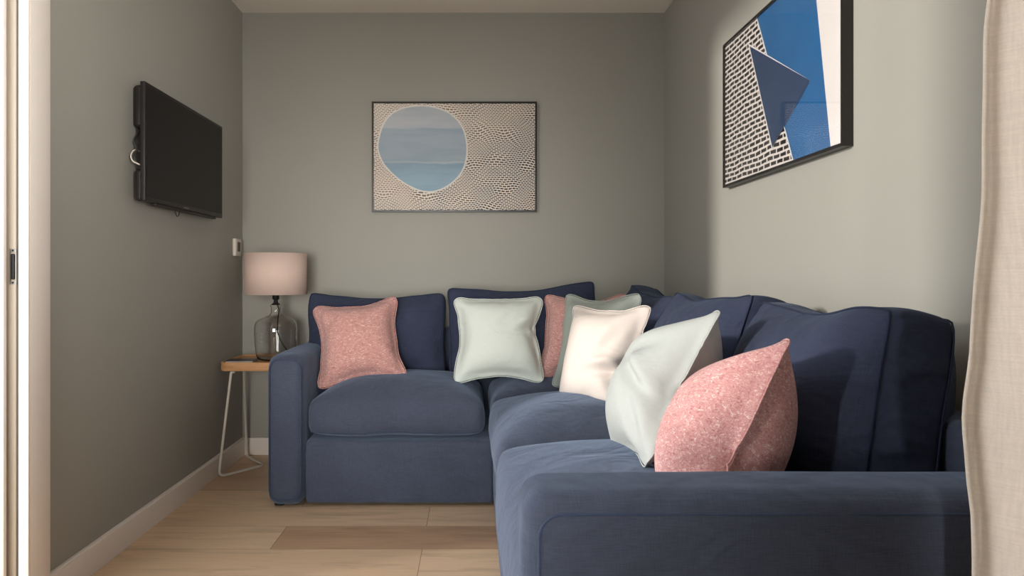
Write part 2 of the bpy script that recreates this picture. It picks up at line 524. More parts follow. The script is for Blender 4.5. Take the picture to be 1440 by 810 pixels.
# skirting boards
def skirting(name, pts, prof_dir, h=.094, t=.018):
    pass
bm = bmesh.new(); box_bm(bm, (XL, OP1 + .10, 0), (XL + .016, YB, .094))
for e in [e for e in bm.edges if all(abs(v.co.z - .094) < 1e-4 and abs(v.co.x - XL - .016) < 1e-4 for v in e.verts)]:
    bmesh.ops.bevel(bm, geom=[e], offset=.006, segments=3, affect='EDGES')
me = bpy.data.meshes.new('baseboard_left'); bm.to_mesh(me); bm.free(); struct(link('baseboard_left', me, M_trim, smooth=False))
sbox('baseboard_back', (XL + .016, YB - .016, 0), (XR - .016, YB, .094), M_trim, .003)
sbox('baseboard_right', (XR - .016, YN, 0), (XR, YB, .094), M_trim, .003)

# trim round the sliding door opening: architrave, split jamb
sbox('trim_1', (XL, OP1 + .002, 0), (XL + .018, OP1 + .092, ZC), M_trim, .003)                  # architrave on the room side
sbox('trim_2', (XL - .004, OP1 - .006, 0), (XL + .018, OP1 + .001, ZC), M_trim, .003)           # jamb, outer strip
sbox('trim_3', (XL - .0125, OP1 - .003, 0), (XL - .0045, OP1 + .001, ZC), M_trim, .002)          # jamb, inner strip
sbox('trim_4', (XL - WT, OP1 - .012, 0), (XL - .047, OP1 + .001, ZC), M_trim, .002)             # jamb strip on the far side
# sliding door leaf standing in its pocket
door = struct(box('door_1', (XL - .070, OP1 + .012, .008), (XL - .029, OP1 + .86, 2.36), M_door, None, .002, 2))
M_steel = Mat('brushed_steel', srgb(150, 146, 140), .35, Metallic=.9)
M_steel.bump(M_steel.noise(M_steel.co((1, 1, .05)), 300, 2), .1, .001)
M_recess = Mat('dark_recess', srgb(30, 28, 27), .5, Metallic=.3)
pull_z = CAMH + (388 - 375) / 500
pull = empty('edge_pull', (XL - .036, OP1 + .012, pull_z)); pull.parent = door
def ring_plate():
    bm = bmesh.new()
    w0, h0, w1, h1 = .0095, .050, .0062, .040
    o_ = [(-w0, -h0), (w0, -h0), (w0, h0), (-w0, h0)]; i_ = [(-w1, -h1), (w1, -h1), (w1, h1), (-w1, h1)]
    for (yo) in (0,):
        O = [bm.verts.new((x, -.002, z)) for x, z in o_]; I = [bm.verts.new((x, -.002, z)) for x, z in i_]
        OB = [bm.verts.new((x, .0, z)) for x, z in o_]; IB = [bm.verts.new((x, .0, z)) for x, z in i_]
        for k in range(4):
            l = (k + 1) % 4
            bm.faces.new((O[k], O[l], I[l], I[k])); bm.faces.new((O[l], O[k], OB[k], OB[l])); bm.faces.new((I[k], I[l], IB[l], IB[k]))
            bm.faces.new((OB[k], IB[k], IB[l], OB[l]))
    me = bpy.data.meshes.new('pull_plate'); bm.to_mesh(me); bm.free(); return me
link('pull_plate', ring_plate(), M_steel, pull, smooth=False)
box('pull_lever', (-.0055, -.0045, -.036), (.0055, -.0005, .036), M_recess, pull, .003, 3)
for z in (-.045, .045):
    V, Fc = tube_data([(0, -.0032, z), (0, -.0015, z)], .0024, sides=10)
    link('screw', mesh_from(V, Fc), M_recess, pull)

# ------------------------------------------------------------------ corner sofa
sofa = tag(empty('corner_sofa', (.1, 2.3, 0)), 'navy blue linen corner sofa filling the back and right side of the room', 'sofa')
def sp(o): o.parent = sofa; o.matrix_parent_inverse = Matrix.Translation((-.1, -2.3, 0)); return o
SOFA_OFF = Matrix.Translation((-.1, -2.3, 0))

def soft_box(name, lo, hi, mat, rads, parent=None, lv=2, puff=.006, cells=(6, 6, 6), edge_r=.03, wob=.0015, seed=0):
    """upholstered block: dense rounded box, corners rounded by per-axis radii, slight padding"""
    lo = np.array(lo, float); hi = np.array(hi, float); c = (lo + hi) / 2; h = (hi - lo) / 2
    nx, ny, nz = cells; idx = {}; V = []
    def warp(t, n, half):            # grid lines crowd towards the edges
        u = 2 * t / n - 1
        return math.copysign(1 - (1 - abs(u)) ** 1.5, u)
    def vid(i, j, k):
        key = (i, j, k)
        if key in idx: return idx[key]
        p = np.array([warp(i, nx, 0), warp(j, ny, 0), warp(k, nz, 0)]) * h
        # rounded box projection
        r3 = rads(p) if callable(rads) else rads
        inner = np.maximum(h - r3, 0); q = np.clip(p, -inner, inner); d = p - q; L = np.linalg.norm(d)
        if L > 1e-9: p = q + d / L * r3 if (np.abs(p) >= inner - 1e-9).any() else p
        u = p / h
        out = np.sign(p) * np.array([(1 - u[1] ** 2) * (1 - u[2] ** 2) * (abs(u[0]) > .8), (1 - u[0] ** 2) * (1 - u[2] ** 2) * (abs(u[1]) > .8), (1 - u[0] ** 2) * (1 - u[1] ** 2) * (abs(u[2]) > .8)])
        p = p + np.sign(out) * np.sqrt(np.abs(out)) * puff
        nn = noise.noise(Vector(p * 9 + seed)); p = p + (d / L if L > 1e-9 else 0) * nn * wob
        idx[key] = len(V); V.append(p + c); return idx[key]
    Fc = []
    for i in range(nx):
        for j in range(ny):
            Fc.append([vid(i, j, 0), vid(i, j + 1, 0), vid(i + 1, j + 1, 0), vid(i + 1, j, 0)])
            Fc.append([vid(i, j, nz), vid(i + 1, j, nz), vid(i + 1, j + 1, nz), vid(i, j + 1, nz)])
    for i in range(nx):
        for k in range(nz):
            Fc.append([vid(i, 0, k), vid(i + 1, 0, k), vid(i + 1, 0, k + 1), vid(i, 0, k + 1)])
            Fc.append([vid(i, ny, k), vid(i, ny, k + 1), vid(i + 1, ny, k + 1), vid(i + 1, ny, k)])
    for j in range(ny):
        for k in range(nz):
            Fc.append([vid(0, j, k), vid(0, j, k + 1), vid(0, j + 1, k + 1), vid(0, j + 1, k)])
            Fc.append([vid(nx, j, k), vid(nx, j + 1, k), vid(nx, j + 1, k + 1), vid(nx, j, k + 1)])
    o = link(name, mesh_from(V, Fc, name), mat); add_subsurf(o, lv)
    return o

ARM_Z = .638
# left arm (its end faces the room)
armL = sp(soft_box('arm', (-.862, 2.785, .008), (-.706, 3.57, ARM_Z), M_sofa, .048, cells=(12, 30, 26), puff=.006, seed=2)); armL['label'] = 'left arm by the side table'
# near arm across the end of the long side
armN = sp(soft_box('arm', (.077, 1.000, .008), (1.0, 1.155, ARM_Z), M_sofa, .040, cells=(40, 14, 28), puff=.006, seed=5)); armN['label'] = 'near arm across the front'
def face_loop(cx0, cx1, cz0, cz1, r, y, along='x', n=8):
    pts = []
    for (px, pz, a0) in ((cx1 - r, cz1 - r, 0), (cx0 + r, cz1 - r, 90), (cx0 + r, cz0 + r, 180), (cx1 - r, cz0 + r, 270)):
        for k in range(n + 1):
            a = R(a0 + 90 * k / n); pts.append((px + r * math.cos(a), y, pz + r * math.sin(a)))
    return pts
tube('piping', face_loop(.100, .985, .04, .612, .035, 1.0025), .003, M_sofa_pipe, armN, closed=True, sides=6)
tube('piping', face_loop(-.850, -.717, .035, .620, .045, 2.7875), .0028, M_sofa_pipe, armL, closed=True, sides=6)

# bases
sp(soft_box('base', (-.704, 2.803, .014), (.085, 3.50, .277), M_sofa, .014, cells=(24, 16, 10), puff=.004, seed=1))
sp(soft_box('base', (.088, 1.157, .014), (.95, 3.50, .277), M_sofa, .014, cells=(24, 40, 10), puff=.004, seed=3))
# back frames
sp(soft_box('back_frame', (-.704, 3.475, .03), (.985, 3.585, .70), M_sofa, .025, cells=(30, 8, 16), puff=.003, seed=1))
sp(soft_box('back_frame', (.885, 1.157, .03), (.99, 3.473, .70), M_sofa, .025, cells=(8, 36, 16), puff=.003, seed=4))
for (x, y) in ((-.82, 2.84), (-.82, 3.5), (.13, 2.78), (.13, 1.05), (.93, 1.05), (.93, 3.5), (.13, 1.95)):
    V, Fc = tube_data([(x, y, 0), (x, y, .02)], .022, sides=16)
    f_ = sp(link('foot', mesh_from(V, Fc), M_foot)); shade_auto(f_.data)

def seat(dims, cells, loc, seed, pins=(), fill=1.30, planes_extra=()):
    W = dims
    pl = [((0, 0, -W[2] / 2 - .004), (0, 0, 1))] + list(planes_extra)
    o = box_cushion('seat_cushion', dims, cells, M_sofa, .00015, fill, seed, pins=pins, planes=pl, pmat=M_sofa_pipe, axis=2, bend=.15, iters=180, cvx=.015, smooth=10, pipes=(0,))
    sp(o); o.location = loc; return o
# left seat, corner seat, and the two seats of the long side
def lims(x0, x1, y0, y1):
    return [((x0, 0, 0), (1, 0, 0)), ((x1, 0, 0), (-1, 0, 0)), ((0, y0, 0), (0, 1, 0)), ((0, y1, 0), (0, -1, 0))]
SZ = .362
seat((.765, .60, .155), (30, 24, 7), (-.322, 3.095, SZ), 11, planes_extra=lims(-.383, .380, -.36, .33))
seat((.72, .50, .155), (28, 20, 7), (.435, 3.150, SZ), 12, planes_extra=lims(-.375, .40, -.27, .28))
seat((.785, .76, .155), (30, 28, 7), (.455, 2.485, SZ), 13, planes_extra=lims(-.405, .40, -.395, .385))
seat((.785, .90, .155), (30, 34, 7), (.455, 1.630, SZ), 14, planes_extra=lims(-.405, .40, -.465, .455))

def backc(W, H, T, cells, loc, yaw, lean, roll, seed, pins=(), fill=1.85, planes=(), cvx=.05):
    o = box_cushion('back_cushion', (W, T, H), cells, M_back, .00015, fill, seed, pins=pins, planes=planes, pmat=M_back_pipe, axis=1, bend=.10, iters=200, cvx=cvx)
    sp(o); place(o, loc, yaw, lean, roll); return o
# along the back wall
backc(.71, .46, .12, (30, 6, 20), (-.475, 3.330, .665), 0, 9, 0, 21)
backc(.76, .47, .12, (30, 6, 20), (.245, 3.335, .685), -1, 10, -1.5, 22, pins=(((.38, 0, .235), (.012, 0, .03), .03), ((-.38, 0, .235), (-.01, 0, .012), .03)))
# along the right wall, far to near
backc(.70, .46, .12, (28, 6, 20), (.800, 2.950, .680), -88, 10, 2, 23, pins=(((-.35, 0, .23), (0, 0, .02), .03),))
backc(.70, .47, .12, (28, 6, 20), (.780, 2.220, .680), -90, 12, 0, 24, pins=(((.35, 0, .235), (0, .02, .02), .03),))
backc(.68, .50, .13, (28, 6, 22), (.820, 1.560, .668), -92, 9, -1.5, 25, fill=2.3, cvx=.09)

# ------------------------------------------------------------------ scatter cushions
G = 'scatter cushions on the corner sofa'
p1 = pillow('throw_pillow', .44, .44, M_pink, seed=31, creases=((.13, -.12, .08, -35, .012, .02), (-.12, .10, .07, 50, .008, .02)))
place(p1, (-.525, 3.075, .668), 4, 22, -7)
tag(p1, 'pink tweed throw pillow beside the left sofa arm, nearest the lamp', 'pillow', G)
p2 = pillow('throw_pillow', .45, .45, M_mint, seed=32, creases=((.145, .045, .055, 28, .030, .016), (.165, -.055, .08, -62, .018, .018), (.05, .10, .08, 60, .008, .02)), pins=(((.225, 0, .04), (-.055, 0, 0), .02),))
place(p2, (.118, 3.075, .683), 0, 20, 0)
tag(p2, 'pale mint throw pillow with a pinched right side, upright in the middle of the back', 'pillow', G)
p3 = pillow('throw_pillow', .43, .43, M_pink, seed=33)
place(p3, (.50, 3.045, .692), -22, 18, 0)
tag(p3, 'pink tweed throw pillow tucked in the sofa corner behind the sage one', 'pillow', G)
p4 = pillow('throw_pillow', .44, .45, M_sage, seed=34)
place(p4, (.515, 2.80, .695), -48, 15, -2)
tag(p4, 'sage grey throw pillow standing directly behind the cream one', 'pillow', G)
p5 = pillow('throw_pillow', .44, .46, M_cream, seed=35, creases=((.115, -.050, .070, 12, .040, .017), (.150, -.120, .07, -55, .028, .018), (.10, .05, .09, 62, .012, .02)), pins=(((.22, 0, -.04), (-.07, 0, 0), .02),))
place(p5, (.485, 2.53, .658), -56, 16, -2)
tag(p5, 'cream white throw pillow with creased side leaning on the sage pillow', 'pillow', G)
p6 = pillow('throw_pillow', .47, .47, M_silver, seed=36, corner=.06, creases=((.09, -.02, .08, -30, .030, .018), (.05, .06, .10, 20, .014, .025), (.13, -.12, .09, -60, .018, .02)), pins=(((.235, 0, -.02), (-.07, 0, 0), .02),), fill=.10)
place(p6, (.50, 1.77, .668), -97, 27, -14)
tag(p6, 'large silver white throw pillow next to the nearest pink one', 'pillow', G)
p7 = pillow('throw_pillow', .43, .43, M_pink_big, seed=37, corner=.06, creases=((.14, -.06, .07, 60, .030, .018), (.08, -.02, .08, -20, .012, .02)), pins=(((.215, 0, -.05), (-.075, 0, 0), .02),), fill=.10)
place(p7, (.512, 1.37, .642), -103, 25, -17)
tag(p7, 'pink tweed throw pillow right behind the near sofa arm', 'pillow', G)

# ------------------------------------------------------------------ framed prints
M_black = Mat('black_frame', srgb(24, 21, 20), .35)
M_black.bump(M_black.noise(M_black.co(), 200, 2), .05, .0005)
def frame_mesh(w_, h_, fw=.011, d=.028):
    """local: print plane xz, faces -y, frame front at y=-d"""
    bm = bmesh.new()
    box_bm(bm, (-w_ / 2, -d, h_ / 2 - fw), (w_ / 2, 0, h_ / 2)); box_bm(bm, (-w_ / 2, -d, -h_ / 2), (w_ / 2, 0, -h_ / 2 + fw))
    box_bm(bm, (-w_ / 2, -d, -h_ / 2 + fw), (-w_ / 2 + fw, 0, h_ / 2 - fw)); box_bm(bm, (w_ / 2 - fw, -d, -h_ / 2 + fw), (w_ / 2, 0, h_ / 2 - fw))
    me = bpy.data.meshes.new('frame'); bm.to_mesh(me); bm.free(); return me

def mosaic_mat():
    m = Mat('mosaic_print', rough=.5)
    # warp so that the strokes turn in patches
    v = m.co()
    wn = m.n.new('ShaderNodeTexNoise'); m.l.new(v, wn.inputs['Vector']); wn.inputs['Scale'].default_value = 8; wn.inputs['Detail'].default_value = .5
    sb = m.n.new('ShaderNodeVectorMath'); sb.operation = 'SUBTRACT'; m.l.new(wn.outputs[1], sb.inputs[0]); sb.inputs[1].default_value = (.5, .5, .5)
    sc = m.n.new('ShaderNodeVectorMath'); sc.operation = 'SCALE'; m.l.new(sb.outputs[0], sc.inputs[0]); sc.inputs['Scale'].default_value = .065
    ad = m.n.new('ShaderNodeVectorMath'); ad.operation = 'ADD'; m.l.new(v, ad.inputs[0]); m.l.new(sc.outputs[0], ad.inputs[1])
    sw = m.n.new('ShaderNodeSeparateXYZ'); m.l.new(ad.outputs[0], sw.inputs[0])
    cb = m.n.new('ShaderNodeCombineXYZ'); m.l.new(sw.outputs[0], cb.inputs[0]); m.l.new(sw.outputs[2], cb.inputs[1])
    bt = m.n.new('ShaderNodeTexBrick'); m.l.new(cb.outputs[0], bt.inputs['Vector'])
    bt.inputs['Scale'].default_value = 1; bt.inputs['Brick Width'].default_value = .0200; bt.inputs['Row Height'].default_value = .0100
    bt.inputs['Mortar Size'].default_value = .0021; bt.inputs['Mortar Smooth'].default_value = .2
    line = bt.outputs[1]
    # ink tone: brown, darker lower right, greyer patches
    sep = m.n.new('ShaderNodeSeparateXYZ'); m.l.new(v, sep.inputs[0])
    t = m.math('SUBTRACT', m.math('MULTIPLY', sep.outputs[0], 1.3), m.math('MULTIPLY', sep.outputs[2], .9))
    t = m.math('ADD', t, m.math('MULTIPLY', m.noise(v, 9, 2), 1.0))
    ink = m.ramp(t, [(.10, srgb(150, 130, 112)), (.50, srgb(108, 90, 76)), (.78, srgb(78, 64, 54)), (1.0, srgb(26, 22, 22))])
    paper = m.ramp(m.noise(v, 5, 2), [(.4, srgb(244, 232, 218)), (.6, srgb(236, 228, 218))])
    m.color(m.mix(ink, paper, line)); return m
def seascape_mat():
    m = Mat('seascape_print', rough=.45)
    v = m.co(); sep = m.n.new('ShaderNodeSeparateXYZ'); m.l.new(v, sep.inputs[0])
    z = m.math('ADD', sep.outputs[2], m.math('MULTIPLY', m.noise(m.co((1, 1, 4)), 6, 3), .03))
    zz = m.math('ADD', m.math('MULTIPLY', z, 1.9), .5)
    c = m.ramp(zz, [(.0, srgb(138, 168, 186)), (.30, srgb(142, 170, 186)), (.455, srgb(132, 158, 174)), (.47, srgb(176, 186, 190)), (.49, srgb(150, 166, 176)), (.70, srgb(156, 170, 182)), (.815, srgb(146, 162, 176)), (.83, srgb(176, 182, 188)), (1, srgb(172, 178, 184))])
    x_ = m.ramp(m.noise(m.co((1, 1, 6), loc=(3, 0, 0)), 4, 2), [(.45, (1, 1, 1, 1)), (.62, (.78, .86, .92, 1))])
    m.color(m.mix(c, x_, .6, 'MULTIPLY')); return m
def flat_print(name, pts_list, parent, mats, y0=.004):
    """several flat shapes of one print, stacked a hair apart, in one mesh; pts in local (x,z)"""
    V, Fc, mi = [], [], []
    for k, (pts, mat_i) in enumerate(pts_list):
        b = len(V); V += [(x, -y0 - .0007 * k, z) for x, z in pts]; Fc.append(tuple(range(b, len(V)))); mi.append(mat_i)
    me = mesh_from(V, Fc, name); o = link(name, me, mats, parent, smooth=False)
    for p, i in zip(me.polygons, mi): p.material_index = i
    return o

# back wall print (90 x 60)
BY = YB - .0005
sB = F / (BY - .02)
bx = lambda px: (px - 665) / sB
bz = lambda py: CAMH + (388 - py) / sB
x0, x1, z0, z1 = bx(523), bx(755), bz(298), bz(143)
cx, cz = (x0 + x1) / 2, (z0 + z1) / 2; W_, H_ = x1 - x0, z1 - z0
pic = tag(empty('framed_print', (cx, BY, cz)), 'black framed print with pale blue rounded seascape on brown mosaic, on the back wall', 'picture', None)
link('frame', frame_mesh(W_, H_, .010, .025), M_black, pic, smooth=False)
outline = [(530, 205), (533, 188), (539, 172), (549, 160), (563, 152), (582, 148), (602, 148), (622, 153), (638, 162), (650, 176), (656, 192), (658, 210), (656, 228), (650, 243), (640, 255), (626, 265), (610, 270.5), (594, 270), (578, 264), (563, 255), (549, 243), (538, 230), (532, 217)]
loc_ = [(bx(a) - cx, bz(b) - cz) for a, b in outline]
sm = [(p.x, p.y) for p in spline([(a, b, 0) for a, b in loc_], 5, True)]
ccx = sum(p[0] for p in sm) / len(sm); ccz = sum(p[1] for p in sm) / len(sm)
inn = [(ccx + (a - ccx) * .965, ccz + (b - ccz) * .965) for a, b in sm]
rect = [(-W_ / 2 + .008, -H_ / 2 + .008), (W_ / 2 - .008, -H_ / 2 + .008), (W_ / 2 - .008, H_ / 2 - .008), (-W_ / 2 + .008, H_ / 2 - .008)]
M_mos = mosaic_mat(); M_sea = seascape_mat(); M_paper = Mat('print_paper', srgb(222, 216, 208), .5)
flat_print('print', [(rect, 0), (sm, 1), (inn, 2)], pic, [M_mos, M_paper, M_sea], .019)
M_glaze = Mat('picture_glass', (1, 1, 1, 1), .02)
def glaze_mat():
    m = bpy.data.materials.new('picture_glazing'); m.use_nodes = True; n = m.node_tree.nodes; l = m.node_tree.links
    n.remove(n['Principled BSDF'])
    t = n.new('ShaderNodeBsdfTransparent'); g = n.new('ShaderNodeBsdfGlossy'); g.inputs['Roughness'].default_value = .03
    lw = n.new('ShaderNodeLayerWeight'); lw.inputs['Blend'].default_value = .5
    pw = n.new('ShaderNodeMath'); pw.operation = 'POWER'; l.new(lw.outputs['Facing'], pw.inputs[0]); pw.inputs[1].default_value = 5
    ma = n.new('ShaderNodeMath'); ma.operation = 'MULTIPLY_ADD'; l.new(pw.outputs[0], ma.inputs[0]); ma.inputs[1].default_value = .9; ma.inputs[2].default_value = .045
    mx = n.new('ShaderNodeMixShader'); l.new(ma.outputs[0], mx.inputs[0]); l.new(t.outputs[0], mx.inputs[1]); l.new(g.outputs[0], mx.inputs[2])
    l.new(mx.outputs[0], n['Material Output'].inputs[0]); return m
M_glaze = glaze_mat()
box('glazing', (-W_ / 2 + .0105, -.0235, -H_ / 2 + .0105), (W_ / 2 - .0105, -.0220, H_ / 2 - .0105), M_glaze, pic)

# right wall print (90 x 60), facing -X
FD = .030
xf = XR - FD                                    # plane of the frame front
def rw(px, py, X):                              # where a line of sight meets the plane x = X
    s = (px - 665) / X; return F / s, CAMH + (388 - py) / s
yF, zFb = rw(1016.5, 264.5, xf); yN_, zNb = rw(1185, 205, xf)
_, zFt = rw(1016.5, 64, xf)
zb = (zFb + zNb) / 2; zt = zFt
cy, cz2 = (yF + yN_) / 2, (zb + zt) / 2; W2, H2 = yF - yN_, zt - zb
pic2 = tag(empty('framed_print', (XR - .0005, cy, cz2), (0, 0, R(-90))), 'black framed print with navy triangle over bright blue and brick pattern, on the right wall', 'picture', None)
link('frame', frame_mesh(W2, H2, .010, FD), M_black, pic2, smooth=False)
xp = XR - .0245
def q(px, py):
    Y, Z = rw(px, py, xp); return (cy - Y, Z - cz2)       # local x runs from far to near
def clipx(p): return (max(-W2 / 2 + .008, min(W2 / 2 - .008, p[0])), max(-H2 / 2 + .008, min(H2 / 2 - .008, p[1])))
def brick_mat():
    m = Mat('brick_print', rough=.5)
    v = m.co()
    wn = m.n.new('ShaderNodeTexNoise'); m.l.new(v, wn.inputs['Vector']); wn.inputs['Scale'].default_value = 9; wn.inputs['Detail'].default_value = 3
    sb = m.n.new('ShaderNodeVectorMath'); sb.operation = 'SUBTRACT'; m.l.new(wn.outputs[1], sb.inputs[0]); sb.inputs[1].default_value = (.5, .5, .5)
    sc = m.n.new('ShaderNodeVectorMath'); sc.operation = 'SCALE'; m.l.new(sb.outputs[0], sc.inputs[0]); sc.inputs['Scale'].default_value = .016
    ad = m.n.new('ShaderNodeVectorMath'); ad.operation = 'ADD'; m.l.new(v, ad.inputs[0]); m.l.new(sc.outputs[0], ad.inputs[1])
    sw = m.n.new('ShaderNodeSeparateXYZ'); m.l.new(ad.outputs[0], sw.inputs[0])
    cb = m.n.new('ShaderNodeCombineXYZ'); m.l.new(sw.outputs[0], cb.inputs[0]); m.l.new(sw.outputs[2], cb.inputs[1])
    bt = m.n.new('ShaderNodeTexBrick'); m.l.new(cb.outputs[0], bt.inputs['Vector'])
    bt.inputs['Scale'].default_value = 1; bt.inputs['Brick Width'].default_value = .048; bt.inputs['Row Height'].default_value = .0195
    bt.inputs['Mortar Size'].default_value = .0040; bt.inputs['Mortar Smooth'].default_value = .15
    bt.inputs['Color1'].default_value = srgb(26, 22, 22); bt.inputs['Color2'].default_value = srgb(38, 32, 32); bt.inputs['Mortar'].default_value = srgb(228, 220, 214)
    m.color(bt.outputs[0]); return m
M_brick = brick_mat()
def wash(name, c, d):
    m = Mat(name, c, .45); m.color(m.mix(c, d, m.ramp(m.noise(m.co(), 4, 3), [(.4, (0, 0, 0, 1)), (.6, (1, 1, 1, 1))]))); return m
M_blue = wash('blue_print', srgb(20, 92, 146), srgb(26, 100, 156))
M_dblue = wash('navy_print', srgb(34, 58, 92), srgb(38, 62, 96))
def blue_marks():
    m = Mat('blue_marks_print', rough=.5); v = m.co((.7, 0, 1.3))
    vo = m.n.new('ShaderNodeTexVoronoi'); vo.feature = 'DISTANCE_TO_EDGE'; vo.inputs['Scale'].default_value = 75; m.l.new(v, vo.inputs['Vector'])
    m.color(m.mix(srgb(44, 118, 172), srgb(108, 162, 204), m.ramp(vo.outputs[0], [(.08, (1, 1, 1, 1)), (.16, (0, 0, 0, 1))]))); return m
M_bm = blue_marks(); M_white = Mat('print_white', srgb(232, 226, 222), .5)
r2 = [(-W2 / 2 + .008, -H2 / 2 + .008), (W2 / 2 - .008, -H2 / 2 + .008), (W2 / 2 - .008, H2 / 2 - .008), (-W2 / 2 + .008, H2 / 2 - .008)]
def ext(a, b, z):            # extend line a-b to height z
    t = (z - a[1]) / (b[1] - a[1]); return (a[0] + (b[0] - a[0]) * t, z)
top_, bot_ = H2 / 2 - .008, -H2 / 2 + .008
A1, A2 = q(1064, 22), q(1079, 77); B1, B2 = q(1104, 180), q(1116, 226)
lT, lA, lB = ext(A1, A2, top_), q(1079, 77), q(1104, 180)
L_bot = ext(B1, B2, bot_)
R1, R2 = q(1149, 5), q(1168.5, 205)
rT, rB = ext(R1, R2, top_), ext(R1, R2, bot_)
blue_poly = [lT, lA, lB, L_bot, rB, rT]
wd = lambda pts, k: [(a - k, b) for a, b in pts]
wl = [(lT[0] - .008, top_), (lA[0] - .008, lA[1]), (lB[0] - .008, lB[1]), (L_bot[0] - .008, bot_), rB, rT]
white_r = [rT, rB, (W2 / 2 - .008, bot_), (W2 / 2 - .008, top_)]
tri = [q(1055, 65), q(1140, 113), q(1087, 207)]
c3 = (sum(p[0] for p in tri) / 3, sum(p[1] for p in tri) / 3)
tri_w = [(c3[0] + (a - c3[0]) * 1.07, c3[1] + (b - c3[1]) * 1.07) for a, b in tri]
tri_l = [tri_w[0], tri_w[2], tri[2], tri[0]]
m1, m2 = q(1112, 146), q(1163, 145)
marks = [m1, ext(q(1112, 146), q(1113, 220), bot_), ext(R1, R2, bot_), (ext(R1, R2, m2[1])[0] - .008, m2[1])]
marks[2] = (rB[0] - .004, bot_)
flat_print('print', [(r2, 0), (wl, 1), (blue_poly, 2), (white_r, 1), ([tri_w[0], tri_w[2], tri[2], tri[1]], 1), (tri, 4)], pic2, [M_brick, M_white, M_blue, M_bm, M_dblue], .023)
box('glazing', (-W2 / 2 + .0105, -.0290, -H2 / 2 + .0105), (W2 / 2 - .0105, -.0275, H2 / 2 - .0105), M_glaze, pic2)

# ------------------------------------------------------------------ television
M_tvb = Mat('black_plastic_matt', srgb(30, 26, 26), .45); M_tvb.bump(M_tvb.noise(M_tvb.co(), 400, 2), .05, .0005)
M_scr = Mat('screen_glass', srgb(27, 24, 24), .34)
M_scr.b.inputs['Specular IOR Level'].default_value = .15
TX = -1.180; TY0, TY1, TZ0, TZ1 = 2.405, 3.150, 1.242, 1.672
tv = tag(empty('television', (TX, (TY0 + TY1) / 2, TZ0)), 'black flat screen television on a wall bracket on the left wall', 'television')
hw = (TY1 - TY0) / 2; hh = TZ1 - TZ0
# local: x outwards from the wall, y along the wall
box('housing', (-.018, -hw, 0), (0, hw, hh), M_tvb, tv, .003, 3)
box('screen', (-.0005, -hw + .012, .018), (.0012, hw - .012, hh - .012), M_scr, tv, .0005, 1)
bm = bmesh.new(); box_bm(bm, (-.045, -hw + .015, .0), (-.018, hw - .12, .115), .010, 3)
box_bm(bm, (-.038, -hw + .07, .10), (-.018, hw - .10, .33), .010, 3)
me = bpy.data.meshes.new('rear_cover'); bm.to_mesh(me); bm.free(); link('rear_cover', me, M_tvb, tv, smooth=False)
box('speaker_bar', (-.030, -hw + .10, -.010), (-.006, hw - .06, .002), M_tvb, tv, .004, 3)
M_logo = Mat('grey_logo', srgb(96, 92, 90), .4)
box('badge', (.0, -.05, .0045), (.0012, -.005, .010), M_logo, tv)
mb = box('mounting_box', (-.0715, -hw + .045, .272), (-.030, -hw + .20, .432), M_tvb, tv, .018, 5)
mb['label'] = 'black rounded box behind the upper corner of the screen'
box('bracket_plate', (-.0715, -.06, .12), (-.064, .10, .36), M_tvb, tv, .002, 2)
box('bracket_arm', (-.065, -.02, .16), (-.037, .06, .26), M_tvb, tv, .003, 2)
M_cw = Mat('white_cable', srgb(222, 214, 200), .5); M_cb = Mat('black_cable', srgb(20, 19, 19), .5)
cb_ = tube('cable', spline([(-.040, -hw + .10, .18), (-.056, -hw + .045, .19), (-.060, -hw + .020, .168), (-.050, -hw + .010, .145), (-.028, -hw + .012, .132), (-.022, -hw + .05, .13)], 8), .0028, M_cw, tv)
cb_['label'] = 'white cable loop'
tube('cable', spline([(-.040, -hw + .06, .27), (-.050, -hw + .030, .225), (-.043, -hw + .030, .19), (-.048, -hw + .025, .16), (-.030, -hw + .035, .11)], 8), .003, M_cb, tv)
tube('cable', spline([(-.014, -.10, .004), (-.012, -.098, -.020), (-.012, -.082, -.032), (-.012, -.066, -.022), (-.014, -.062, .004)], 8), .0016, M_cb, tv)

# ------------------------------------------------------------------ thermostat
th = tag(empty('thermostat', (XL, 3.525, 1.120)), 'small white wall thermostat with dark display above the lamp, left wall', 'thermostat')
box('body', (0, -.043, -.046), (.017, .043, .046), Mat('white_plastic', srgb(214, 204, 192), .4), th, .004, 3)
box('display', (.0165, -.018, -.022), (.0178, .026, .028), Mat('dark_display', srgb(58, 52, 48), .2), th, .0004, 1)

